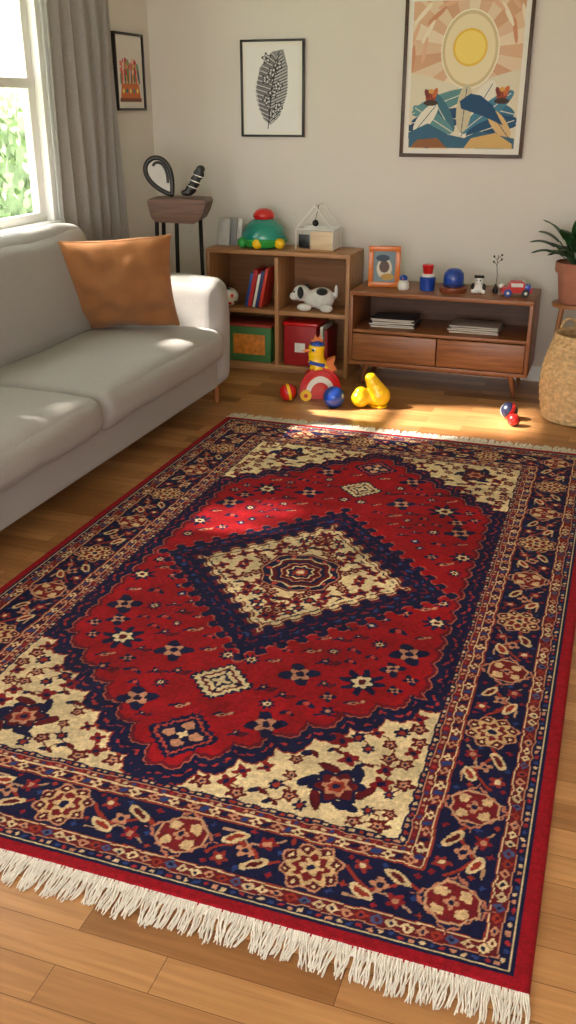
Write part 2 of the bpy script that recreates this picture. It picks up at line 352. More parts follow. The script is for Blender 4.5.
# =====================================================  RUG
RW,RL=1.97,3.24
RX,RY=-.965,3.00
RED=(156,8,22); DRED=(92,10,22); NAVY=(14,18,60); CREAM=(230,208,164); PINK=(200,142,112); RUST=(152,50,36); BLUE=(40,62,122)
def make_rug():
    R=Ras(RW,RL,.0030,RED); X,Y=R.X,R.Y; aX,aY=np.abs(X),np.abs(Y)
    d=np.minimum(RW/2-aX,RL/2-aY)
    hx=RW/2-.335; hy=RL/2-.335
    def rn(k): return np.random.RandomState(k)
    BT,BS=.035,.60
    b=hy+BT-BS*(aX/hx)
    g1=(b-aY)*.72; g2=hx-aX
    s=aX*.9-aY*.55
    lob=.034*np.abs(np.sin(math.pi*s/.115))+.006*np.abs(np.sin(math.pi*s/.0288))
    g3=hy-aY
    g=np.minimum(np.minimum(g1+lob-.01,g2+.018*np.abs(np.sin(math.pi*aY/.085))),g3+.012*np.abs(np.sin(math.pi*aX/.06)))
    inner=(aX<hx)&(aY<hy)
    R.C[inner&(g1+lob-.01<0)]=CREAM
    R.C[inner&(g>=0)&(g<.064)]=NAVY
    R.C[inner&(g>=0)&(g<.006)]=RUST
    R.C[inner&(g>=.030)&(g<.040)&(np.sin(Y*130)*np.sin(X*130)>.05)]=(160,46,46)
    R.C[inner&(g>=.064)&(g<.0685)]=(176,96,78)
    R.C[inner&(g>=.0685)&(g<.082)]=(104,12,32)
    def mir(f):
        for sx in (1,-1):
            for sy in (1,-1): f(sx,sy)
    rs=rn(11); pts=[]; tries=0
    cc0=(hx-.19,hy-.13)
    while len(pts)<60 and tries<9000:
        tries+=1
        x=rs.uniform(.02,hx-.02); y=rs.uniform(.45,hy-.02)
        bb=hy+BT-BS*(x/hx)
        if (y-bb)*.72<.028: continue
        if (x-cc0[0])**2+(y-cc0[1])**2<.115**2: continue
        if all((x-a)**2+(y-c)**2>.046**2 for a,c in pts): pts.append((x,y))
    def fl(cx,cy,r,k):
        if k==0:
            R.lobe(cx,cy,r,DRED,5,.22); R.lobe(cx,cy,r*.5,PINK,5,.2); R.lobe(cx,cy,r*.25,NAVY)
        elif k==1:
            R.lobe(cx,cy,r,(126,18,28),4,.3,.6); R.lobe(cx,cy,r*.42,NAVY)
        elif k==2:
            R.ell(cx-r*.4,cy,r*.9,r*.42,NAVY,35); R.ell(cx+r*.5,cy+r*.1,r*.8,r*.38,DRED,-30)
        else:
            R.lobe(cx,cy,r*.9,NAVY,6,.2); R.lobe(cx,cy,r*.45,RUST)
    ks=[(0,1,1,2,3,0)[rs.randint(0,6)] for _ in pts]; rsz=[rs.uniform(.017,.025) for _ in pts]
    def dec(sx,sy):
        for i,(x,y) in enumerate(pts):
            for j in range(i+1,len(pts)):
                if (pts[j][0]-x)**2+(pts[j][1]-y)**2<.062**2:
                    mx_,my_=(x+pts[j][0])/2+.012,(y+pts[j][1])/2-.01
                    R.stroke([(sx*x,sy*y),(sx*mx_,sy*my_),(sx*pts[j][0],sy*pts[j][1])],.0024,(120,60,46))
        for (x,y),k,r in zip(pts,ks,rsz): fl(sx*x,sy*y,r,k)
        cx,cy=sx*cc0[0],sy*cc0[1]
        for a in range(0,360,60):
            ca,sa=math.cos(math.radians(a)),math.sin(math.radians(a)); R.ell(cx+.075*ca,cy+.075*sa,.036,.015,NAVY if a%120 else DRED,a+50)
        R.lobe(cx,cy,.062,NAVY,6,.2,.3); R.lobe(cx,cy,.048,DRED,6,.15,.3); R.lobe(cx,cy,.032,PINK,6,.2); R.lobe(cx,cy,.021,RUST,6,.1); R.lobe(cx,cy,.010,NAVY)
    mir(dec)
    def floret(cx,cy,r,k):
        if k==0:
            for a in range(0,360,45):
                ca,sa=math.cos(math.radians(a)),math.sin(math.radians(a)); R.ell(cx+r*.7*ca,cy+r*.7*sa,r*.45,r*.19,NAVY,a)
            R.lobe(cx,cy,r*.6,NAVY); R.lobe(cx,cy,r*.45,CREAM,6,.2); R.lobe(cx,cy,r*.22,DRED)
        elif k==1:
            R.lobe(cx,cy,r,NAVY,4,.3,.4); R.lobe(cx,cy,r*.55,PINK,4,.35,1.1); R.lobe(cx,cy,r*.28,NAVY)
        elif k==2:
            R.stroke([(cx-r,cy-r*.3),(cx-r*.3,cy+r*.4),(cx+r*.4,cy+r*.2),(cx+r,cy+r*.7)],.005,NAVY)
            R.ell(cx,cy,r*.6,r*.3,PINK,30); R.ell(cx,cy,r*.3,r*.15,DRED,30); R.ell(cx+r*.8,cy+r*.5,r*.35,r*.22,PINK,60)
        elif k==3:
            R.dia(cx,cy,r*1.1,r*1.1,NAVY,.15,3); R.dia(cx,cy,r*.62,r*.62,BLUE); R.dia(cx,cy,r*.35,r*.35,CREAM)
        elif k==4:
            R.ell(cx-r*.5,cy,r*.7,r*.34,NAVY,50); R.ell(cx+r*.4,cy-r*.1,r*.7,r*.32,NAVY,-40); R.lobe(cx,cy,r*.36,(190,70,60))
        elif k==5:
            R.stroke([(cx-r*1.2,cy-r*.6),(cx-r*.4,cy-r*.1),(cx+r*.3,cy-r*.3),(cx+r*1.1,cy+r*.4)],.004,NAVY)
            R.lobe(cx-r*.4,cy+r*.2,r*.5,NAVY,5,.3); R.lobe(cx+r*.6,cy,r*.42,(90,8,24),5,.3); R.lobe(cx-r*.4,cy+r*.2,r*.2,PINK)
    FM=[(.40,.68,.064,0),(.21,.70,.050,1),(.20,.97,.048,1),(.36,.86,.038,5),(.50,.48,.050,1),(.545,.26,.044,0)]
    rs=rn(21); tries=0; extra=list(FM)
    while len(extra)<44 and tries<26000:
        tries+=1; x=rs.uniform(.035,hx-.05); y=rs.uniform(.03,hy-.06)
        bb=hy+BT-BS*(x/hx)
        if (bb-y)*.72<.11 or hx-x<.11: continue
        if x/.55+y/.60<1.16: continue
        if x<.14 and (abs(y-.81)<.14 or abs(y-1.09)<.12): continue
        r=rs.uniform(.020,.034)
        if all((x-e[0])**2+(y-e[1])**2>(r+e[2]+.014)**2 for e in extra): extra.append((x,y,r,int((0,1,2,4,4,5,5,3)[rs.randint(0,8)])))
    def fm(sx,sy):
        for x,y,r,k in extra: floret(sx*x,sy*y,r,k)
    mir(fm)
    for sy in (1,-1):
        cy=sy*.81; R.dia(0,cy,.115,.115,NAVY,.12,3); R.dia(0,cy,.10,.10,CREAM,.12,3); R.dia(0,cy,.078,.078,(110,20,36),.1,2); R.dia(0,cy,.066,.066,CREAM,.1,2); R.dia(0,cy,.045,.045,NAVY,.1,2); R.lobe(0,cy,.022,CREAM,4,.4)
        for q in (-1,1): R.ell(q*.055,cy,.012,.006,NAVY); R.ell(0,cy+q*.055,.006,.012,NAVY)
        cy=sy*1.085; R.dia(0,cy,.118,.118,NAVY,.10,3); R.dia(0,cy,.098,.098,(178,70,56),.10,3); R.dia(0,cy,.088,.088,NAVY,.1,3); R.lobe(0,cy,.046,PINK,4,.3); R.lobe(0,cy,.030,NAVY,4,.3,.78); R.lobe(0,cy,.014,CREAM,4,.3)
    def medl(Xc,Yc):
        ax,ay=np.abs(Xc),np.abs(Yc)
        mm=ax/.56+ay/.615
        q=np.abs(ax/.56-ay/.615)
        tri=np.abs(((q*5.5)%1)-.5)*2
        step=np.where(tri>.5,1.0,0.0)*.6+tri*.4
        return mm,step,ax,ay
    MY=-.055
    mm,st,ax,ay=medl(X,Y-MY)
    m2=mm+.095*st
    R.C[m2<1.07]=(178,84,72); R.C[m2<1.055]=NAVY
    R.C[(m2<.985)&(m2>.96)&(np.sin(X*110)*np.sin(Y*110)>.15)]=(140,34,46)
    R.C[(m2<.93)&(m2>.89)&(np.sin(X*85+1)*np.sin(Y*85)>.35)]=BLUE
    R.C[(m2<.865)&(m2>.845)]=(112,18,34)
    m3=mm+.07*(1-st)
    R.C[(m3<.765)]=(112,18,34)
    R.C[(m3<.745)]=(200,170,130)
    R.C[(m3<.73)]=(112,18,34)
    R.C[(m3<.712)]=CREAM
    R.C[(m3<.675)&(m3>.655)&(np.sin(X*140)*np.sin(Y*140)>-.2)]=NAVY
    rs=rn(5); P=[];tries=0
    while len(P)<24 and tries<9000:
        tries+=1
        x=rs.uniform(.012,.4);y=rs.uniform(.012,.44)
        if x/.56+y/.615>.60 or x*x+y*y<.16**2: continue
        if all((x-a)**2+(y-c)**2>.041**2 for a,c in P): P.append((x,y))
    K=[(0,1,3,1,2)[rs.randint(0,5)] for _ in P]
    def md(sx,sy):
        for i,(x,y) in enumerate(P):
            for j in range(i+1,len(P)):
                if (P[j][0]-x)**2+(P[j][1]-y)**2<.058**2: R.stroke([(sx*x,sy*y+MY),(sx*P[j][0],sy*P[j][1]+MY)],.0022,(130,60,56))
        for (x,y),k in zip(P,K): fl(sx*x,sy*y+MY,.022,k)
    mir(md)
    for r,c in ((.172,DRED),(.164,PINK),(.158,NAVY),(.128,CREAM),(.121,DRED),(.102,NAVY),(.085,PINK),(.079,DRED),(.058,CREAM),(.051,NAVY),(.032,RUST),(.016,CREAM)):
        sl,x,y=R.win(0,MY,.2); x=np.abs(x);y=np.abs(y)
        R.C[sl][((x**4+y**4)**.25*.75+(x+y)*.20)<r*.85+.004*np.cos(8*np.arctan2(y,x))]=c
    for a in range(0,360,30):
        R.lobe(.125*math.cos(math.radians(a)),MY+.125*math.sin(math.radians(a)),.009,(190,70,60))
    nz=smooth_noise(R.ny,R.nx,66,3)*.5+smooth_noise(R.ny,R.nx,18,4)*.5
    R.C*= (0.83+.32*nz)[...,None]
    B=~inner
    R.C[B]=NAVY
    R.C[d<.034]=(152,8,28)
    def band(a,b_,c): R.C[(d>=a)&(d<b_)]=c
    band(.034,.043,NAVY); band(.043,.047,CREAM); band(.047,.067,NAVY); band(.067,.070,PINK); band(.070,.100,(102,18,30)); band(.100,.103,CREAM); band(.103,.108,RUST)
    band(.108,.258,NAVY); band(.258,.262,RUST); band(.262,.265,CREAM); band(.265,.294,(104,20,32)); band(.294,.297,CREAM); band(.297,.313,(110,20,32)); band(.313,.316,PINK); band(.316,.335,NAVY)
    def line(off,n_x,n_y,fn):
        hx_,hy_=RW/2-off,RL/2-off
        for i in range(n_x):
            t=-hx_+2*hx_*(i+.5)/n_x
            fn(t,-hy_,0,i); fn(t,hy_,0,i)
        for i in range(n_y):
            t=-hy_+2*hy_*(i+.5)/n_y
            fn(-hx_,t,1,i); fn(hx_,t,1,i)
    cyc=[CREAM,(70,84,130),PINK,(212,190,150),RUST]
    def guard(cx,cy,o,i):
        c=cyc[(i*2)%5]
        R.dia(cx,cy,.016 if o==0 else .013,.013 if o==0 else .016,c)
        R.lobe(cx,cy,.005,NAVY if i%2 else DRED)
    def guard_b(cx,cy,o,i):
        if i%2: R.lobe(cx,cy,.012,CREAM if i%4==1 else PINK,4,.3); R.lobe(cx,cy,.005,DRED)
        else: R.ell(cx,cy,.012,.008,NAVY if i%4 else BLUE,30)
    line(.085,56,92,guard); line(.2795,52,92,guard_b)
    def dots(cx,cy,o,i): R.ell(cx,cy,.007 if o==0 else .0045,.0045 if o==0 else .007,((214,190,150),RUST,PINK)[i%3])
    def dots2(cx,cy,o,i): R.ell(cx,cy,.0065 if o==0 else .005,.005 if o==0 else .0065,((214,190,150),BLUE,(160,40,46),PINK)[i%4])
    line(.057,84,138,dots2); line(.305,62,120,dots2); line(.3255,60,116,dots)
    off=.183; hx_,hy_=RW/2-off,RL/2-off
    def medal(cx,cy,k):
        if k%2==0:
            R.lobe(cx,cy,.070,PINK,8,.10,.39); R.lobe(cx,cy,.064,(86,12,26),8,.10,.39); R.lobe(cx,cy,.050,(214,180,132),8,.18); R.lobe(cx,cy,.037,(120,24,32),8,.15); R.lobe(cx,cy,.022,(220,188,142),6,.3); R.lobe(cx,cy,.010,NAVY)
            for a in range(0,360,45): R.lobe(cx+.057*math.cos(math.radians(a+22)),cy+.057*math.sin(math.radians(a+22)),.005,CREAM)
        else:
            R.dia(cx,cy,.094,.094,(190,120,96),.12,2); R.dia(cx,cy,.084,.084,NAVY,.12,2); R.octo(cx,cy,.060,(206,160,124)); R.octo(cx,cy,.054,(116,20,32)); R.lobe(cx,cy,.042,(220,188,142),4,.25,.78); R.lobe(cx,cy,.031,(124,24,32),4,.3); R.lobe(cx,cy,.016,PINK,4,.3); R.lobe(cx,cy,.008,NAVY)
    def arab(cx,cy,ux,uy,k):
        vx,vy=-uy,ux; an=math.degrees(math.atan2(uy,ux))
        def pt(a,b_): return (cx+ux*a+vx*b_,cy+uy*a+vy*b_)
        f=1 if k%2 else -1
        R.stroke([pt(-.085,-.03*f),pt(-.055,.0),pt(-.02,.024*f),pt(.02,.0),pt(.055,-.028*f),pt(.085,-.01*f)],.0045,RUST)
        R.stroke([pt(-.07,.05*f),pt(-.03,.05*f),pt(.0,.02*f),pt(.05,.03*f),pt(.08,.055*f)],.003,(190,150,120))
        x,y=pt(-.035,.032*f); R.ell(x,y,.034,.015,(224,200,156),an+30*f); R.ell(x,y,.022,.008,RUST,an+30*f)
        x,y=pt(.035,-.033*f); R.ell(x,y,.035,.015,(216,190,146),an+30*f); R.ell(x,y,.022,.008,DRED,an+30*f)
        x,y=pt(.045,.036*f); R.lobe(x,y,.019,(140,28,36),5,.28); R.lobe(x,y,.009,PINK)
        x,y=pt(-.048,-.042*f); R.lobe(x,y,.018,(150,46,42),5,.28); R.lobe(x,y,.008,CREAM)
        x,y=pt(0,0); R.lobe(x,y,.018,PINK,4,.3,.4*k); R.lobe(x,y,.008,NAVY)
        for a,b_ in ((-.078,.025),(.082,.02),(.0,-.06),(.0,.062),(.078,-.055),(-.082,-.06),(.1,.06),(-.1,.055)):
            x,y=pt(a,b_*f); R.lobe(x,y,.007,(BLUE,RUST,(140,28,36))[int((a+b_)*1000)%3],4,.3)
    nx_,ny_=5,9
    for sgn in (-1,1):
        for i in range(nx_+1):
            t=-hx_+2*hx_*i/nx_; medal(t,sgn*hy_,i)
            if i<nx_: arab(t+hx_/nx_,sgn*hy_,1,0,i)
        for i in range(ny_+1):
            t=-hy_+2*hy_*i/ny_
            if 0<i<ny_: medal(sgn*hx_,t,i)
            if i<ny_: arab(sgn*hx_,t+hy_/ny_,0,1,i)
    rs=np.random.RandomState(1)
    gr=rs.rand(R.ny,R.nx)*.5+smooth_noise(R.ny,R.nx,3,9)*.5
    R.C*=(.80+.34*gr)[...,None]
    jy=np.clip(np.arange(R.ny)[:,None]+np.round((smooth_noise(R.ny,R.nx,8,31)-.5)*2.6).astype(int),0,R.ny-1)
    jx=np.clip(np.arange(R.nx)[None,:]+np.round((smooth_noise(R.ny,R.nx,8,32)-.5)*2.6).astype(int),0,R.nx-1)
    keepd=(d>.05)[...,None]
    R.C=np.where(keepd,R.C[jy,jx],R.C)
    dd=np.clip(d/.012,0,1)
    tuft=smooth_noise(R.ny,R.nx,4,77)*.0016
    z=.014*np.sqrt(1-(1-dd)**2)+.001+rs.rand(R.ny,R.nx)*.0009+tuft
    g=G('persian_rug',(RX,RY,0))
    R.mesh('pile',attrmat('rug_wool',.85,420,.16,.5,0),g,(0,0,0),zf=z)
    Mf=mat('fringe_cotton',(236,230,218),.9,var=.10,scale=60)
    bm=bmesh.new()
    for sgn,L0,n in ((-1,.080,760),(1,.105,620)):
        for i in range(n):
            x0=-RW/2+RW*(i+.5)/n; k=int(i/6)
            rs2=random.Random(k*7+(3 if sgn>0 else 0)); cl=(rs2.random()-.5)*.022; Lr=L0*(rs2.uniform(.88,1.1))*random.uniform(.88,1.06)
            xc=-RW/2+RW*(k*6+3)/n; ph=random.random()*6; rings=[]
            lay=random.random()*.005
            for j in range(8):
                t=j/7; x=x0+(xc-x0)*.30*math.sin(t*math.pi*.8)+cl*t*t+.003*math.sin(ph+t*6)
                y=sgn*(RL/2-.006+Lr*t); z=.010*(1-t)**2+.003+lay*math.sin(t*math.pi)+.002*t*random.random()
                r=(.0025 if sgn<0 else .0032)*(1-.35*t)
                rings.append([bm.verts.new((x+r*math.cos(a),y,z+r*math.sin(a))) for a in (0.5,2.6,4.7)])
            for a,b_ in zip(rings,rings[1:]):
                for q in range(3): bm.faces.new((a[q],a[(q+1)%3],b_[(q+1)%3],b_[q]))
    fin(bm,'fringe',Mf,g,ang=180)
    for sgn in (-1,1): box(g,'fringe_heading_%d'%(sgn+1),(0,sgn*(RL/2+.004),.006),(RW-.006,.016,.010),Mf,.004)
make_rug()

# =====================================================  SOFA
M_sofa=mat('grey_linen',(162,158,156),.95,var=.07,scale=180,bump=.3,bscale=420,sheen=.1)
M_leg=wood('leg_wood',(120,70,34),(176,112,62),'Z')
sx0,sy0=-2.45,3.45
sg=G('sofa',(sx0,sy0,0))
def SC(n,x0,x1,y0,y1,z0,z1,r=.05,puff=(0,0,.02),rot=(0,0,0),seed=0,wr=.003):
    return cushion(sg,n,((x0+x1)/2-sx0,(y0+y1)/2-sy0,(z0+z1)/2),(x1-x0,y1-y0,z1-z0),M_sofa,r,puff,22,rot,wr,seed)
SC('base',-2.87,-2.07,2.13,4.80,.12,.31,.02,(0,0,0),wr=.001)
SC('seat_cushion_1',-2.80,-2.01,3.448,4.79,.285,.462,.065,(.018,.0,.034),seed=1,wr=.008)
SC('seat_cushion_2',-2.80,-2.01,2.13,3.432,.285,.462,.065,(.018,.0,.034),seed=5,wr=.008)
SC('arm_far',-2.88,-2.05,4.775,4.96,.12,.72,.07,(.015,.012,.015),wr=.003)
SC('arm_near',-2.88,-2.05,1.95,2.135,.12,.72,.07,(.015,.012,.015),wr=.003)
SC('back_frame',-2.89,-2.79,2.0,4.9,.12,.80,.04,(0,0,0),wr=.001)
SC('back_cushion_1',-2.865,-2.68,3.448,4.60,.43,1.015,.085,(.04,0,.02),(0,-4,0),seed=9,wr=.010)
SC('back_cushion_2',-2.865,-2.68,2.15,3.432,.43,1.015,.085,(.04,0,.02),(0,-4,0),seed=12,wr=.010)
for i,(x,y) in enumerate(((-2.12,4.88),(-2.8,4.88),(-2.12,2.05),(-2.8,2.05))):
    cyl(sg,'leg_%d'%i,(x-sx0,y-sy0,.064),.016,.026,.128,M_leg)

def pillow(name,c,W,H,Tk,m,rot):
    g=G(name,c); n=44; bm=bmesh.new(); from mathutils import noise
    def P(i,j,s):
        u=-1+2*i/n; v=-1+2*j/n
        u2=math.sin(u*math.pi/2); v2=math.sin(v*math.pi/2)
        x=u2*W/2*(1-.08*(1-v2*v2)); y=v2*H/2*(1-.08*(1-u2*u2))
        h=Tk/2*((1-u2**2)*(1-v2**2))**.42
        h+=.026*noise.noise(Vector((u2*2.6,v2*2.6,s*2+1)))*min(1,h/.03)
        return (x,s*h,y)
    vs={}
    for s in (1,-1):
        for i in range(n+1):
            for j in range(n+1):
                e=i in(0,n) or j in(0,n)
                if s==-1 and e: vs[(s,i,j)]=vs[(1,i,j)]
                else: vs[(s,i,j)]=bm.verts.new(P(i,j,s))
    for s in (1,-1):
        for i in range(n):
            for j in range(n): 
                try: bm.faces.new((vs[(s,i,j)],vs[(s,i+1,j)],vs[(s,i+1,j+1)],vs[(s,i,j+1)]))
                except ValueError: pass
    fin(bm,'cover',m,g,ang=180)
    pts=[]
    for k in range(120):
        t=k/120*4; e=int(t); f=-1+2*(t-e)
        u,v=[(f,-1),(1,f),(-f,1),(-1,-f)][e]
        pts.append((u*W/2*(1-.08*(1-v*v)),0,v*H/2*(1-.08*(1-u*u))))
    tube(g,'piping',pts,.004,m,seg=6,closed=True)
    g.rotation_euler=rot
    return g
M_pil=mat('caramel_velvet',(150,98,54),.9,var=.10,scale=10,bump=.25,bscale=260,sheen=.15)
pillow('throw_pillow',(-2.50,4.46,.730),.63,.54,.17,M_pil,
       (Matrix.Rotation(math.radians(25),3,'Z')@Matrix.Rotation(math.radians(21),3,'X')@Matrix.Rotation(math.radians(-2.5),3,'Y')).to_euler())

# =====================================================  SHELF
M_oak=wood('shelf_oak',(150,102,62),(190,142,96),'X',.45)
M_oakz=wood('shelf_oak_v',(150,102,62),(190,142,96),'Z',.45)
cx,cy=-2.015,5.79; SW=.95; SD=.33; SH=.77; th=.026
sh=G('cube_bookshelf',(cx,cy,0))
box(sh,'top',(0,0,SH-th/2),(SW,SD,th),M_oak,.003)
box(sh,'bottom',(0,0,.03+th/2),(SW-2*th,SD,th),M_oak,.003)
box(sh,'plinth',(0,.01,.015),(SW-2*th,SD-.04,.03),M_oak,.002)
box(sh,'middle_shelf',(0,.002,.39),(SW-2*th,SD-.01,th),M_oak,.003)
for n,x in (('side_left',-SW/2+th/2),('divider',0),('side_right',SW/2-th/2)):
    box(sh,n,(x,0,(SH-th)/2 if n!='divider' else (SH-th)/2+.02),(th,SD-.002,SH-th if n!='divider' else SH-th-.06),M_oakz,.003)
box(sh,'back_panel',(0,SD/2-.006,SH/2),(SW-2*th,.006,SH-.06),wood('shelf_back',(126,84,50),(150,104,66),'X',.6),0)

# =====================================================  CONSOLE
M_wal=wood('console_walnut',(110,64,34),(158,102,60),'X',.38)
M_walz=wood('console_walnut_v',(104,60,32),(150,94,54),'Z',.38)
M_dark=wood('console_inner',(70,42,24),(96,60,36),'X',.5)
cx0,cx1=-1.49,-.42; yf,yb=5.45,5.90; zb,zt=.15,.59
cc=((cx0+cx1)/2,(yf+yb)/2)
co_=G('console_cabinet',(cc[0],cc[1],0)); CW=cx1-cx0; CD=yb-yf
box(co_,'top',(0,0,zt-.0125),(CW,CD,.025),M_wal,.004)
box(co_,'bottom',(0,0,zb+.011),(CW,CD-.004,.022),M_wal,.003)
for n,s in (('side_left',-1),('side_right',1)): box(co_,n,(s*(CW/2-.011),0,(zb+zt)/2),(.022,CD-.002,zt-zb-.03),M_walz,.003)
box(co_,'shelf',(0,.005,.352),(CW-.044,CD-.02,.02),M_wal,.003)
box(co_,'back',(0,CD/2-.01,(zb+zt)/2),(CW-.044,.008,zt-zb-.05),M_dark,0)
for s,n in ((-1,'drawer_left'),(1,'drawer_right')):
    wdt=(CW-.044)/2-.006
    box(co_,n,(s*(wdt/2+.003),-CD/2+.014,.257),(wdt,.02,.162),M_wal,.003)
for i,(sx,sy) in enumerate(((-1,-1),(1,-1),(-1,1),(1,1))):
    x=sx*(CW/2-.10); y=sy*(CD/2-.07)
    tube(co_,'leg_%d'%i,[(x,y,zb+.002),(x+sx*.03,y,0.006)],[.02,.011],M_walz,seg=16)
box(co_,'leg_rail',(0,-CD/2+.07,zb-.012),(CW-.2,.03,.022),M_walz,.003)

def stack(name,c,items,rz=0):
    g=G(name,c,rz); z=0
    for i,(w_,d_,h_,cl,r) in enumerate(items):
        box(g,'cover_%d'%i,(0,0,z+h_/2),(w_,d_,h_),mat('mag_%d_%d_%d'%cl,cl,.5,var=.05),.0015,(0,0,r)); 
        box(g,'pages_%d'%i,(0,-.002,z+h_/2),(w_-.006,d_,h_*.7),mat('paper_pages',(206,198,186),.8,var=.05,scale=200,stretch=(1,1,20)),.001,(0,0,r)); z+=h_
stack('magazine_stack',(-1.25,5.66,.3625),[(.27,.21,.012,(90,90,98),2),(.28,.21,.01,(50,54,66),-3),(.26,.2,.012,(110,108,108),4),(.25,.19,.01,(90,70,60),-2),(.27,.2,.008,(50,52,60),1)])
stack('magazine_stack',(-.76,5.66,.3625),[(.29,.22,.012,(150,100,84),1),(.3,.21,.01,(156,148,140),-4),(.28,.21,.012,(80,80,90),3),(.29,.2,.008,(160,150,144),-1)])

# =====================================================  PICTURES
M_frame=mat('frame_dark',(34,28,25),.35,var=.1); M_framew=wood('frame_walnut',(58,38,26),(84,56,38),'X')
M_mat=mat('passepartout',(236,232,224),.85,var=.01)
def frame(name,c,W,H,fw,rz,ras,mw,fm):
    g=G(name,c,rz)
    for n,cc_,ss in (('rail_top',(0,0,H/2-fw/2),(W,.025,fw)),('rail_bottom',(0,0,-H/2+fw/2),(W,.025,fw)),('stile_left',(-W/2+fw/2,0,0),(fw,.025,H-2*fw)),('stile_right',(W/2-fw/2,0,0),(fw,.025,H-2*fw))):
        box(g,n,cc_,ss,fm,.002)
    box(g,'mount',(0,.004,0),(W-2*fw,.008,H-2*fw),M_mat,0)
    ras.mesh('print',attrmat(name+'_print',.7),g,(0,-.0015,0),(90,0,0))
    return g
BW,BH=.726,.875
A=Ras(.628,.777,.0026,(224,198,168))
cxs,cys=.02,.14
for i in range(26):
    a0=math.radians(-100+i*15); 
    A.poly([(cxs,cys),(cxs+.75*math.cos(a0),cys+.75*math.sin(a0)),(cxs+.75*math.cos(a0+.27),cys+.75*math.sin(a0+.27))],[(228,204,176),(220,178,146),(234,214,190),(224,190,160),(212,164,132)][i%5])
for k in range(4):
    for i in range(9):
        a=math.radians(20+i*20+k*7); rr_=.26+.07*k
        A.ell(cxs+rr_*math.cos(a),cys+rr_*1.1*math.sin(a)*.95,.07,.012,[(210,146,112),(238,224,204),(224,178,148)][(i+k)%3],math.degrees(a)+80)
A.poly([(-.32,-.4),(-.32,.02),(-.2,.0),(-.08,-.04),(.1,-.02),(.32,.04),(.32,-.4)],(224,214,192))
A.ell(cxs,cys,.165,.205,(242,234,214)); A.ell(cxs,cys,.158,.198,(212,192,150)); A.ell(cxs,cys,.142,.18,(236,220,184)); A.ell(cxs,cys+.01,.098,.098,(236,192,74)); A.ell(cxs,cys+.01,.086,.086,(246,218,118))
def leafp(x,y,L,w,a,c,c2=None):
    A.ell(x+L/2*math.cos(math.radians(a)),y+L/2*math.sin(math.radians(a)),L/2,w,c,a)
    if c2:
        A.stroke([(x,y),(x+L*.95*math.cos(math.radians(a)),y+L*.95*math.sin(math.radians(a)))],.0022,c2)
for x,y,L,w_,a,c in ((-.30,-.20,.36,.045,20,(90,140,146)),(-.3,-.25,.4,.05,8,(34,78,112)),(.3,-.2,.34,.05,168,(50,110,140)),(.32,-.25,.4,.05,176,(24,66,104)),(-.05,-.3,.28,.05,125,(60,110,130)),(-.05,-.3,.28,.04,150,(96,146,152)),(-.1,-.34,.26,.05,168,(40,72,98)),(.0,-.32,.34,.06,60,(232,226,212)),(.0,-.3,.36,.045,38,(70,130,156)),(.03,-.32,.3,.05,18,(30,80,118)),(.0,-.3,.26,.045,86,(206,196,166)),(-.05,-.36,.26,.045,190,(214,180,130)),(.05,-.36,.26,.04,2,(150,180,176)),(-.28,-.3,.2,.04,50,(232,226,212)),(.28,-.33,.2,.04,130,(220,184,130))):
    leafp(x,y,L,w_,a,c,(60,90,110) if c[0]>200 else (232,224,204))
A.poly([(-.31,-.385),(-.31,-.30),(-.2,-.25),(-.08,-.31),(.02,-.33),(.1,-.29),(.31,-.33),(.31,-.385)],(54,100,128))
A.poly([(-.02,-.13),(.04,-.09),(.10,-.10),(.17,-.15),(.24,-.26),(.12,-.21),(-.01,-.17)],(30,76,116))
A.poly([(.02,-.385),(.06,-.33),(.2,-.30),(.3,-.36),(.3,-.385)],(214,176,112))
A.poly([(-.3,-.385),(-.26,-.34),(-.14,-.33),(-.08,-.385)],(146,96,60))
for x,y in ((-.19,-.11),(.22,-.10)):
    A.ell(x,y,.032,.026,(150,66,46),20); A.ell(x+.024,y+.024,.028,.014,(200,106,62),70); A.ell(x-.024,y+.02,.026,.013,(120,50,42),110); A.ell(x,y+.032,.016,.013,(216,156,84)); A.ell(x,y-.030,.042,.016,(66,50,46))
frame('landscape_poster',(-.978,YB-.014,1.752),BW,BH,.020,0,A,.02,M_framew)
B_=Ras(.35,.48,.0022,(234,233,230))
F=1.18
pts=[(-.02*F,-.17*F),(-.07*F,-.10*F),(-.09*F,.0),(-.07*F,.10*F),(.0,.175*F),(.06*F,.185*F),(.085*F,.10*F),(.08*F,-.02*F),(.04*F,-.13*F)]
B_.poly(pts,(140,140,143))
for i in range(46):
    t=i/46; y=(-.165+.33*t)*F; wdt=(.082*math.sin(math.pi*min(1,.12+t*.82))+.006)*F; xm=(-.01+.03*t*t)*F
    c1=(54,54,58) if i%3 else (205,205,206); c2=(70,70,74) if i%2 else (205,205,206)
    B_.stroke([(xm,y-.012),(xm-wdt,y+.018)],.0019,c1); B_.stroke([(xm,y-.012),(xm+wdt,y+.026)],.0019,c2)
for i in range(9):
    x,y=(-.0+.036*math.sin(i*2.1))*F,(-.12+.033*i)*F
    B_.lobe(x,y,.026,(44,44,48),5,.3,i); B_.lobe(x,y,.018,(206,206,206),5,.3,i); B_.lobe(x,y,.010,(60,60,62),3,.3)
B_.stroke([(-.03,-.225),(-.015,-.1),(.0,.02),(.045,.2)],.003,(40,40,44))
frame('feather_print',(-2.155,YB-.014,1.692),.414,.548,.013,0,B_,.02,M_frame)
P_=Ras(.33,.39,.003,(226,220,212))
P_.poly([(-.13,-.15),(.13,-.15),(.11,-.06),(-.11,-.06)],(206,110,60)); P_.poly([(-.14,-.165),(.14,-.165),(.14,-.145),(-.14,-.145)],(120,70,50))
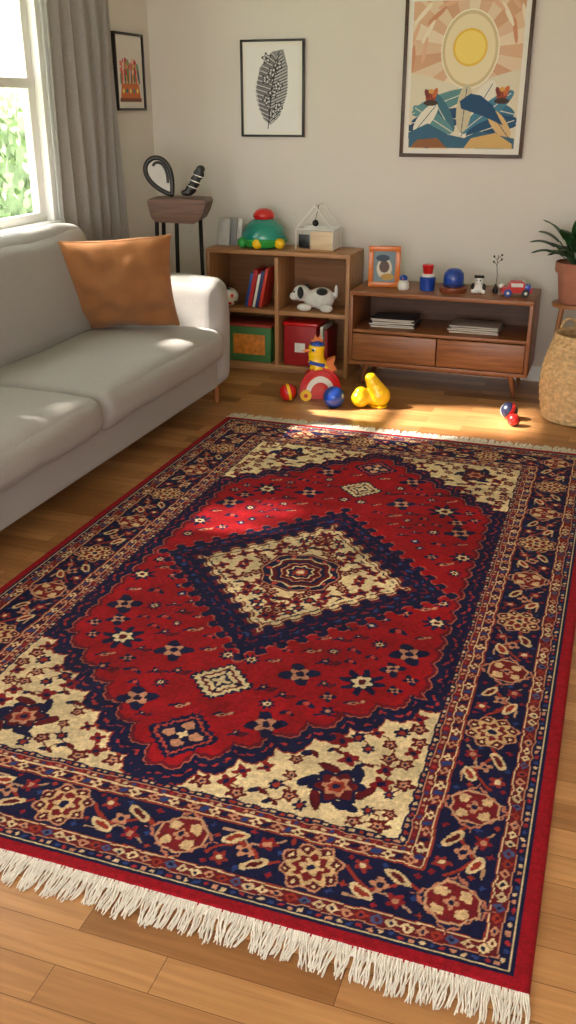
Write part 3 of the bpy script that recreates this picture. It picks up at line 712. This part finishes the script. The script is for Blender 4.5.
for i in range(14):
    x=-.11+.017*i; h_=.05+.06*abs(math.sin(i*1.9)); P_.ell(x,-.05+h_/2,.013,h_/2+.02,[(84,130,84),(200,90,80),(230,170,150),(60,104,100),(222,150,70)][i%5],-12+4*(i%7))
for i in range(16): P_.lobe(-.11+.03*(i%8),.01+.04*(i//8)+.015*math.sin(i*2),.015,[(214,120,110),(236,190,170),(190,60,60),(120,160,110)][i%4],5,.2)
for i in range(5): P_.lobe(-.09+.045*i,-.105,.013,[(240,220,120),(80,140,150)][i%2])
frame('flower_print',(XL+.0145,5.67,1.785),.37,.43,.014,90,P_,.02,M_frame)

# =====================================================  STAND + things
M_sd=wood('stand_brown',(70,44,28),(112,74,48),'X'); M_blk=mat('black_metal',(22,21,22),.4,.6)
st=G('wooden_side_chair',(-2.53,5.37,0),12)
prism(st,'curved_top',[(-.175,1.075),(-.165,1.092),(.0,1.098),(.165,1.092),(.178,1.075),(.160,1.02),(.135,.975),(.10,.955),(-.13,.962),(-.155,.99)],.24,M_sd,bev=.006)
for i,(x,y) in enumerate(((-.13,-.08),(-.01,-.08),(-.13,.08),(.10,.08))):
    tube(st,'leg_%d'%i,[(x,y,.965),(x*1.15-.01,y*1.3,.008)],.0125,M_blk)
tube(st,'brace',[(-.142,-.095,.42),(-.02,-.095,.42)],.008,M_blk); tube(st,'brace_back',[(-.142,.095,.42),(.1,.095,.42)],.008,M_blk)
tube(st,'brace_side',[(-.142,.095,.42),(-.142,-.095,.42)],.008,M_blk)
M_w=mat('white_plastic',(228,226,222),.4,var=.02); M_k=mat('black_plastic',(20,20,22),.35,var=.05)
# black-rimmed teardrop sculpture leaning left
rk=G('teardrop_sculpture',(-2.575,5.36,1.1),22)
tilt=Matrix.Rotation(math.radians(-30),3,'Y')
def tear(sc):
    o=[]
    for k in range(40):
        t=2*math.pi*k/40; zz_=-.115*math.cos(t)*sc; x=.088*math.sin(t)*(math.sin(t/2)**.9)*sc; o.append((x,zz_+.125))
    return o
hp=[tilt@Vector((x,0,z)) for x,z in tear(1)]
tube(rk,'rim',hp,.014,M_k,closed=True)
bm=bmesh.new(); bm.faces.new([bm.verts.new(p) for p in hp]); fo=fin(bm,'face',mat('sculpture_face',(196,192,186),.6,var=.05),rk,smooth=False); sd=fo.modifiers.new('s','SOLIDIFY'); sd.thickness=.004; sd.offset=0
tube(rk,'inner_curve',[tilt@Vector((x*.5+.012,-.005,(z-.125)*.6+.14)) for x,z in tear(1)][3:24],.008,M_k)
tube(rk,'foot',[tilt@Vector((0,0,.02)),Vector((.005,.0,.013))],.016,M_k)
zb_=G('striped_toy',(-2.455,5.38,1.1),15)
blob(zb_,'body',[((-.03,0,.022),(.040,.026,.02)),((-.005,0,.045),(.034,.026,.032)),((.02,0,.085),(.032,.024,.036)),((.042,0,.125),(.034,.022,.034)),((.055,0,.155),(.028,.02,.022))],M_k,.005)
for i in range(3):
    z=.055+.032*i; x=.004+.017*i; tube(zb_,'stripe_%d'%i,[(x+.033*math.cos(t*.5236),.0265*math.sin(t*.5236),z-.012*math.cos(t*.5236)) for t in range(12)],.0028,M_w,seg=6,closed=True)

# =====================================================  on shelf top
M_teal=mat('teal_plastic',(20,140,124),.25,var=.12,scale=6,coat=.5); M_grn=mat('green_plastic',(50,160,70),.3); M_red=mat('red_plastic',(200,26,26),.3,coat=.4)
M_yel=mat('yellow_plastic',(244,196,16),.3,coat=.4); M_blu=mat('blue_plastic',(20,64,160),.3,coat=.4); M_org=mat('orange_plastic',(214,116,44),.35,coat=.3)
zt_=SH+.0005
dm=G('dome_spinning_top',(-2.15,5.78,zt_))
lathe(dm,'dome',(0,0,0),[(0,0),(.09,0),(.125,.015),(.142,.05),(.138,.09),(.118,.13),(.08,.165),(.05,.178),(0,.18)],M_teal)
lathe(dm,'green_band',(0,0,0),[(.126,.012),(.146,.038),(.148,.055),(.142,.06)],M_grn)
lathe(dm,'cap',(0,0,0),[(.055,.17),(.068,.185),(.066,.205),(.05,.225),(.025,.236),(0,.238)],M_red)
for i,(x,y) in enumerate(((-.11,-.09),(.0,-.125),(.13,-.075))):
    sph(dm,'ball_%d'%i,(x,y,.036),.033,M_yel if i!=0 else M_grn)
hs=G('wire_house_terrarium',(-1.79,5.78,zt_))
W2=.12;D2=.085
box(hs,'base',(0,0,.006),(2*W2,2*D2,.012),M_oak,.002)
box(hs,'back_wall',(0,D2-.004,.07),(2*W2,.006,.118),M_w,.001); box(hs,'right_wall',(W2-.004,0,.07),(.006,2*D2-.01,.118),M_w,.001)
box(hs,'front_panel',(.045,-D2+.004,.065),(.14,.006,.108),wood('pine',(206,180,146),(230,208,176),'X'),.001)
box(hs,'dark_card',(-.065,-D2-.001,.06),(.07,.004,.08),M_k,.001)
zz=.13; rf=.27
ed=[((-W2,-D2,0.01),(-W2,-D2,zz)),((W2,-D2,0.01),(W2,-D2,zz)),((-W2,D2,0.01),(-W2,D2,zz)),((W2,D2,.01),(W2,D2,zz)),((-W2,-D2,zz),(W2,-D2,zz)),((-W2,D2,zz),(W2,D2,zz)),((-W2,-D2,zz),(-W2,D2,zz)),((W2,-D2,zz),(W2,D2,zz)),
    ((-W2,-D2,zz),(0,-D2,rf)),((W2,-D2,zz),(0,-D2,rf)),((-W2,D2,zz),(0,D2,rf)),((W2,D2,zz),(0,D2,rf)),((0,-D2,rf),(0,D2,rf))]
for i,(a,b_) in enumerate(ed): tube(hs,'bar_%d'%i,[a,b_],.0045,M_w,seg=6)
sph(hs,'ornament',(-.02,0,.16),.02,M_k); tube(hs,'ornament_cord',[(-.02,0,.18),(0,0,.265)],.002,M_k,seg=6)
rc=G('card_set',(-2.405,5.80,zt_))
for i,(x,c_,r) in enumerate(((-.02,(196,196,194),-12),(.02,(150,152,154),-16),(.05,(222,220,216),-20))):
    box(rc,'card_%d'%i,(x,.02*i-.02,.0835),(.09,.006,.165),mat('card_%d'%i,c_,.5,var=.12,scale=20),.001,(-8,0,r))

# inside shelf
pl=G('plush_dog',(-1.80,5.74,.4035),0)
M_pw=mat('plush_white',(226,224,222),.95,var=.06,scale=60,bump=.4,bscale=200,sheen=.4); M_pk=mat('plush_dark',(40,40,46),.95,sheen=.3,bump=.4,bscale=200)
blob(pl,'body',[((.05,0,.075),(.085,.06,.07)),((-.01,0,.07),(.06,.052,.055)),((-.08,-.02,.105),(.055,.05,.05)),((-.12,-.035,.085),(.034,.028,.026)),((-.045,-.07,.025),(.05,.022,.024)),((-.03,.05,.025),(.05,.022,.024)),((.1,-.07,.028),(.045,.026,.027)),((.14,.01,.12),(.014,.014,.045))],M_pw,.006)
blob(pl,'ears',[((-.07,-.07,.115),(.022,.012,.04)),((-.06,.03,.12),(.022,.012,.038))],M_pk,.005)
sph(pl,'patch',(.06,-.03,.118),(.038,.03,.026),M_pk); sph(pl,'nose',(-.152,-.04,.09),.009,M_k); sph(pl,'eye_a',(-.113,-.066,.118),.006,M_k); sph(pl,'eye_b',(-.125,-.012,.118),.006,M_k)
bk=G('book_row',(-2.21,5.74,.4035))
bx=0
for i,(t_,h_,c_) in enumerate(((.02,.22,(40,80,150)),(.025,.24,(190,40,40)),(.018,.21,(230,226,220)),(.022,.23,(50,60,110)),(.02,.25,(200,60,44)))):
    box(bk,'book_%d'%i,(bx,.0,h_/2+.005),(t_,.17,h_),mat('bk%d'%i,c_,.5),.002,(0,12,0)); bx+=t_+.003
bl=G('toy_soccer_ball',(-2.36,5.69,.4035)); sph(bl,'ball',(0,0,.058),.058,M_w)
for i in range(7):
    a=i*.9; v_=Vector((math.sin(a)*.8,-.75 if i%2 else -.3,math.cos(a*1.3)*.7)).normalized()
    sph(bl,'patch_%d'%i,tuple(v_*.049+Vector((0,0,.058))),.014,M_red if i%2 else M_k)
gb=G('toy_storage_box',(-2.24,5.76,.0565))
box(gb,'bin',(0,0,.115),(.36,.24,.23),mat('box_green',(62,112,58),.6,var=.15),.008); box(gb,'label',(.03,-.121,.115),(.22,.004,.13),mat('box_orange',(206,124,40),.6,var=.3,scale=30),.002)
box(gb,'lid',(0,0,.237),(.372,.25,.016),mat('box_lid',(150,50,36),.6),.004)
rb=G('red_storage_box',(-1.82,5.755,.0565))
box(rb,'bin',(-.04,0,.13),(.22,.24,.26),mat('dark_red_box',(160,24,28),.5),.01); box(rb,'rim',(-.04,0,.268),(.235,.252,.018),M_red,.004); box(rb,'label',(-.04,-.121,.12),(.07,.004,.06),M_w,.002)
box(rb,'folder_1',(.10,0,.13),(.02,.22,.26),mat('folder_w',(214,208,200),.6),.002); box(rb,'folder_2',(.13,0,.12),(.02,.22,.24),mat('folder_r',(150,34,36),.6),.002)

# =====================================================  on console top
zc=zt+.0005
pf=G('photo_frame',(-1.33,5.64,zc),12)
for n,c_,s_ in (('rail_top',(0,0,.225),(.19,.02,.03)),('rail_bottom',(0,0,.015),(.19,.02,.03)),('stile_left',(-.08,0,.12),(.03,.02,.18)),('stile_right',(.08,0,.12),(.03,.02,.18))): box(pf,n,c_,s_,M_org,.004)
Q=Ras(.135,.185,.003,(120,140,150)); Q.ell(.0,-.01,.045,.06,(220,210,190)); Q.ell(0,.0,.03,.035,(90,70,60)); Q.ell(-.01,.05,.04,.02,(40,60,80)); Q.ell(.02,-.06,.04,.02,(190,150,70))
Q.mesh('photo',attrmat('photo_print',.5),pf,(0,-.003,.12),(90,0,0)); box(pf,'backing',(0,.006,.12),(.14,.006,.19),M_k,.001)
tube(pf,'easel_leg',[(0,.01,.18),(0,.075,.005)],.006,M_org,seg=8)
pg=G('penguin_toy',(-1.20,5.60,zc)); lathe(pg,'body',(0,0,0),[(0,0),(.03,0),(.036,.015),(.032,.04),(.023,.054),(0,.062)],M_w); sph(pg,'head',(0,0,.066),(.024,.024,.02),M_blu); cyl(pg,'beak',(0,-.028,.064),.007,.001,.016,M_org,(90,0,0),0)
cp=G('stacking_cups',(-1.06,5.62,zc))
lathe(cp,'blue_cup',(0,0,0),[(0,0),(.042,0),(.046,.045),(.048,.075),(.044,.078),(0,.078)],M_blu)
lathe(cp,'white_ring',(0,0,.078),[(.03,0),(.036,.002),(.036,.018),(.03,.02)],M_w); lathe(cp,'red_cup',(0,0,.092),[(0,0),(.026,0),(.03,.03),(.034,.055),(.028,.058),(0,.058)],M_red)
bd=G('blue_dome_toy',(-.905,5.62,zc))
lathe(bd,'base',(0,0,0),[(0,0),(.075,0),(.082,.01),(.08,.028),(.06,.034),(0,.034)],mat('brown_wood_toy',(130,66,36),.4)); lathe(bd,'dome',(0,0,.034),[(.055,0),(.060,.04),(.056,.075),(.038,.095),(.015,.102),(0,.103)],M_blu)
tube(bd,'brim',[(.060*math.cos(t*.2618),.060*math.sin(t*.2618),.045) for t in range(24)],.006,mat('navy_plastic',(20,40,96),.3),closed=True)
dg=G('panda_figurine',(-.755,5.60,zc))
blob(dg,'body',[((0,0,.03),(.035,.028,.03)),((0,0,.075),(.026,.022,.022)),((-.03,-.01,.015),(.014,.018,.014)),((.03,-.01,.015),(.014,.018,.014))],M_w,.004)
for i,x in enumerate((-.02,.02)): sph(dg,'ear_%d'%i,(x,0,.098),.009,M_k); sph(dg,'eye_%d'%i,(x*.5,-.021,.08),.005,M_k); sph(dg,'arm_%d'%i,(x*1.6,-.012,.042),(.011,.012,.02),M_k)
sph(dg,'cap',(0,.004,.094),(.02,.018,.012),M_k)
tw=G('twig_in_bud_vase',(-.665,5.66,zc)); lathe(tw,'vase',(0,0,0),[(0,0),(.014,0),(.018,.012),(.012,.03),(.007,.042),(.006,.05)],M_k)
tube(tw,'stem',[(0,0,.03),(.004,0,.1),(-.003,0,.16),(.002,0,.215)],.002,M_k,seg=6)
for i,(z,s) in enumerate(((.19,1),(.175,-1),(.205,-1),(.215,1))): tube(tw,'branch_%d'%i,[(0,0,z-.02),(s*.02,0,z)],.0015,M_k,seg=6); sph(tw,'bud_%d'%i,(s*.022,0,z+.002),(.006,.005,.007),M_k)
car=G('toy_car',(-.54,5.60,zc),12)
prism(car,'body',[(-.085,.02),(.085,.02),(.088,.045),(.06,.055),(.035,.085),(-.03,.085),(-.05,.055),(-.085,.05)],.07,M_red)
box(car,'cabin_panel',(0,0,.066),(.07,.074,.024),M_w,.004); box(car,'rear_block',(.06,-.0,.05),(.035,.074,.04),M_blu,.006); sph(car,'lamp',(-.085,0,.055),.014,M_w)
for i,(x,y) in enumerate(((-.05,-.038),(.05,-.038),(-.05,.038),(.05,.038))): cyl(car,'wheel_%d'%i,(x,y,.022),.022,.022,.016,M_k if x>0 else M_blu,(90,0,0)); cyl(car,'hub_%d'%i,(x,y*1.22,.022),.009,.009,.004,M_w,(90,0,0),0)

# =====================================================  floor toys
rt=G('rooster_rocking_toy',(-1.58,5.18,0),17)
arc=[(.125*math.cos(math.pi*k/24),.03+.165*math.sin(math.pi*k/24)) for k in range(25)]+[(-.11,.012),(-.05,.002),(.05,.002),(.11,.012)]
prism(rt,'body',arc,.11,M_red,bev=.014)
def ring(r0,r1,n=20,dz=.03,sz=1.32): return [(r1*math.cos(math.pi*k/n),dz+r1*sz*math.sin(math.pi*k/n)) for k in range(n+1)]+[(r0*math.cos(math.pi*k/n),dz+r0*sz*math.sin(math.pi*k/n)) for k in range(n,-1,-1)]
prism(rt,'white_arch',ring(.060,.088),.120,M_w,bev=.002)
blob(rt,'neck_head',[((-.015,0,.185),(.052,.048,.05)),((-.025,0,.225),(.050,.045,.045)),((-.028,0,.265),(.048,.043,.04)),((-.026,0,.30),(.050,.045,.038)),((.025,0,.19),(.045,.042,.035))],M_yel,.006)
cyl(rt,'beak',(-.084,-.01,.287),.020,.001,.06,M_org,(0,-90,15),0)
sph(rt,'blue_cap',(-.022,0,.322),(.042,.040,.022),M_blu)
prism(rt,'comb',[(-.052,.33),(-.058,.352),(-.044,.348),(-.034,.385),(-.02,.358),(-.004,.382),(.0,.35),(.014,.352),(.008,.328)],.018,M_org,bev=.003)
for i,y in enumerate((-.038,.038)): sph(rt,'eye_%d'%i,(-.042,y,.297),.012,M_w); sph(rt,'pupil_%d'%i,(-.045,y*1.24,.297),.007,M_k)
prism(rt,'collar',[(-.070,.215),(.02,.195),(.026,.213),(-.066,.235)],.098,M_blu,bev=.004)
prism(rt,'wing',[(.01,.18),(.04,.235),(.085,.25),(.075,.21),(.095,.18),(.05,.155)],.07,M_org,bev=.006)
for i,(x,y) in enumerate(((-.085,-.068),(.085,-.068),(-.085,.068),(.085,.068))): cyl(rt,'wheel_%d'%i,(x,y,.033),.033,.033,.018,M_blu if x>0 else M_yel,(90,0,0)); cyl(rt,'hub_%d'%i,(x,y*1.15,.033),.012,.012,.004,M_red,(90,0,0),0)
def ball(name,c,r,m,bands=()):
    g=G(name,(c[0],c[1],0)); sph(g,'ball',(0,0,r),r,m)
    for i,(mt,rot,hw) in enumerate(bands):
        pr=[(math.sqrt(max(0,1-z*z))*r*1.012,z*r*1.012) for z in [(-hw+2*hw*k/8) for k in range(9)]]
        lathe(g,'band_%d'%i,(0,0,r),pr,mt,rot)
    return g
ball('blue_ball',(-1.45,5.02),.062,M_blu,((mat('blue_seam',(16,50,130),.4),(20,70,0),.04),))
ball('striped_ball',(-1.74,5.06),.052,M_red,((M_k,(70,20,0),.3),(M_yel,(0,80,30),.16)))
ball('striped_ball',(-.47,5.13),.047,mat('navy_ball',(26,30,60),.35),((M_w,(60,30,0),.12),(M_red,(20,-60,0),.22)))
ball('striped_ball',(-.43,5.01),.034,M_red,((mat('navy_ball',(26,30,60),.35),(60,-30,0),.3),))
dk=G('bent_yellow_toy',(-1.25,5.10,0),17)
blob(dk,'body',[((.045,0,.066),(.066,.056,.066)),((.030,0,.105),(.052,.046,.05)),((.008,0,.145),(.042,.038,.038)),((-.006,0,.170),(.036,.034,.030)),((-.062,-.01,.052),(.054,.050,.052)),((-.02,0,.055),(.045,.042,.04)),((-.058,-.01,.088),(.040,.036,.034))],M_yel,.006)
lathe(dk,'base_ring',(.045,0,.004),[(.03,0),(.05,0),(.052,.008),(.045,.012)],M_yel)

# =====================================================  basket, plant
def basket():
    g=G('wicker_basket',(-.11,5.27,0)); nz,na=150,220; bm=bmesh.new(); V=[]
    H=.46
    for j in range(nz+1):
        t=j/nz; z=.004+H*t; R=.165+.062*math.sin(math.pi*min(1,t*.8+.12))-.02*t
        row=[]
        nr=23; k=t*nr; ring_=int(k); fr=k-ring_
        for i in range(na):
            a=2*math.pi*i/na; w_=.009*math.sin(math.pi*fr)*(.4+.6*math.sin(a*22+ring_*math.pi))
            row.append(bm.verts.new(((R+w_)*math.cos(a),(R+w_)*math.sin(a),z)))
        V.append(row)
    for j in range(nz):
        for i in range(na): bm.faces.new((V[j][i],V[j][(i+1)%na],V[j+1][(i+1)%na],V[j+1][i]))
    m=mat('wicker',(206,172,126),.75,var=.25,scale=40,bump=.3,bscale=150)
    o=fin(bm,'wall',m,g,ang=180); so=o.modifiers.new('s','SOLIDIFY'); so.thickness=.008; so.offset=-1
    Rt=.165+.062*math.sin(math.pi*.92)-.02
    for q in range(3):
        tube(g,'rim_%d'%q,[((Rt+.003)*math.cos(t*math.pi/40),(Rt+.003)*math.sin(t*math.pi/40),H+.004+.006*math.sin(t*2+q*2.1)) for t in range(80)],.0075,m,closed=True,seg=8)
    cyl(g,'bottom',(0,0,.008),.175,.175,.012,m,bev=.002)
    for s in (0,180):
        pts=[]
        for k in range(13):
            a=math.pi*k/12; pts.append((.05*math.cos(a),-(Rt+.006),H+.006+.055*math.sin(a)))
        tube(g,'handle_%d'%s,pts,.008,m,rot=(0,0,s+40))
basket()
ps=G('plant_stand',(-.215,5.70,0))
M_sw=wood('stand_wood',(140,90,50),(180,126,78),'Z')
cyl(ps,'top',(0,0,.545),.125,.125,.02,M_sw)
for i in range(4):
    a=math.radians(45+90*i); tube(ps,'leg_%d'%i,[(.09*math.cos(a),.09*math.sin(a),.54),(.155*math.cos(a),.155*math.sin(a),.006)],[.013,.010],M_sw)
for i in (0,1):
    a=math.radians(45+90*i); tube(ps,'stretcher_%d'%i,[(.13*math.cos(a),.13*math.sin(a),.22),(-.13*math.cos(a),-.13*math.sin(a),.22)],.008,M_sw)
pp=G('potted_plant',(-.215,5.70,.5555))
lathe(pp,'pot',(0,0,0),[(0,0),(.085,0),(.09,.01),(.112,.17),(.124,.172),(.128,.18),(.128,.225),(.122,.23),(.115,.225),(.11,.19),(0,.19)],mat('terracotta',(166,108,86),.8,var=.12,scale=12))
lathe(pp,'soil',(0,0,0),[(.11,.2),(.05,.208),(0,.21)],mat('soil',(48,34,26),.95,var=.3,scale=60))
M_leaf=mat('leaf_green',(38,74,38),.4,var=.3,scale=15)
bm=bmesh.new(); rs=random.Random(8)
bms=bmesh.new()
for i in range(38):
    az=i*2.4+rs.uniform(-.3,.3); el=rs.uniform(.45,1.4); L=rs.uniform(.13,.2); st_=rs.uniform(.06,.17)
    d0=Vector((math.cos(az)*math.cos(el),math.sin(az)*math.cos(el),math.sin(el))); side=Vector((-math.sin(az),math.cos(az),0))
    b0=Vector((math.cos(az)*.02,math.sin(az)*.02,.205)); p=b0+d0*st_
    r1=[]
    for q,pt in enumerate((b0,p)):
        r1.append([bms.verts.new(pt+.003*(side*math.cos(a)+side.cross(d0)*math.sin(a))) for a in (0,2.1,4.2)])
    for q in range(3): bms.faces.new((r1[0][q],r1[0][(q+1)%3],r1[1][(q+1)%3],r1[1][q]))
    prev=None; dd=d0.copy()
    for k in range(10):
        t=k/9; w_=.046*math.sin(math.pi*min(1,(t*.93+.05)))**.8*(1-.25*t)
        nrm=side.cross(dd).normalized()
        row=[bm.verts.new(p-side*w_+nrm*.008*(1 if w_>.01 else 0)),bm.verts.new(p),bm.verts.new(p+side*w_+nrm*.008*(1 if w_>.01 else 0))]
        if prev:
            bm.faces.new((prev[0],prev[1],row[1],row[0])); bm.faces.new((prev[1],prev[2],row[2],row[1]))
        prev=row; dd=(dd+Vector((0,0,-.13))).normalized(); p=p+dd*L/9
fin(bm,'leaves',M_leaf,pp,ang=180); fin(bms,'stems',M_leaf,pp,ang=180)

# =====================================================  OUTSIDE
M_lawn=mat('lawn',(130,165,100),.95,var=.2,scale=3)
boxes(None,'ground',[(-30,XL-T-.01,-12,22,-.35,-.3)],M_lawn)
boxes(None,'patio_ground',[(XL-T-.01,12,-14,YN-T-.3,-.35,-.3)],mat('patio',(170,164,154),.9,var=.1))
def foliage(name,n,box_,size,m,seed,keep=lambda p:True):
    rs=random.Random(seed); bm=bmesh.new()
    for i in range(n):
        p=Vector([rs.uniform(a,b_) for a,b_ in box_])
        if not keep(p): continue
        q=Euler((rs.uniform(0,6.3),rs.uniform(0,6.3),rs.uniform(0,6.3))).to_matrix(); s=size*rs.uniform(.6,1.3)
        vs=[bm.verts.new(p+q@Vector(v)*s) for v in ((-1,0,0),(-.4,.5,.1),(.4,.45,.1),(1,0,0),(.4,-.45,.1),(-.4,-.5,.1))]
        bm.faces.new(vs)
    g=G(name,(sum(box_[0])/2,sum(box_[1])/2,-.3)); o=fin(bm,'leaves',m,g,smooth=False); o.location=(-g.location.x,-g.location.y,.3)
    return g
M_fol=mat('foliage',(168,182,148),.7,var=.35,scale=1.2)
h=foliage('garden_hedge',6000,((-11.6,-10.4),(3,22),(-.3,1.8)),.13,M_fol,2)
box(h,'core',(0,0,.85),(.7,18.6,1.7),mat('hedge_core',(130,146,112),.9,var=.3,scale=4),.1)
SL=.88
M_fol2=mat('sun_block_foliage',(110,140,80),.7,var=.35,scale=1.2)
def keep(p):  # thins the crown along sun rays meant to reach the room
    yw=p.y+.28*(XL-p.x); zw=p.z-SL*(XL-p.x)
    if yw>4.0: return random.random()<.05
    if 2.6<yw<3.1 and 1.2<zw<1.6: return random.random()<.25
    return True
t=foliage('sun_block_tree',6200,((-5.6,-4.6),(1.0,4.4),(2.0,5.0)),.10,M_fol2,5,keep)  # unseen tree, added to block and dapple sun entering the window
tube(t,'trunk',[(0,-.6,0.0),(.05,-.5,1.6),(0,-.2,3.0),(.05,.2,4.4)],[.13,.10,.07,.04],mat('bark',(96,76,58),.9,var=.3,scale=20))

# =====================================================  LIGHT
wd=D.worlds.new('World'); scn.world=wd; wd.use_nodes=True
bg=wd.node_tree.nodes['Background']; bg.inputs['Color'].default_value=(1,.985,.955,1); bg.inputs['Strength'].default_value=6.2
sun=D.lights.new('sun','SUN'); sun.energy=25; sun.angle=math.radians(2.0); sun.color=(1,.91,.78)
so=D.objects.new('sun',sun); scn.collection.objects.link(so)
so.rotation_euler=Vector((1,.28,-SL)).to_track_quat('-Z','Y').to_euler(); so.location=(-6,2,6)

cam=D.cameras.new('camera'); cam.sensor_fit='VERTICAL'; cam.sensor_height=36; cam.lens=940/1024*36; cam.clip_start=.05
co=D.objects.new('camera',cam); scn.collection.objects.link(co); co.location=(0,0,1.6)
co.rotation_euler=(math.radians(90-23.4),0,math.radians(19)); scn.camera=co
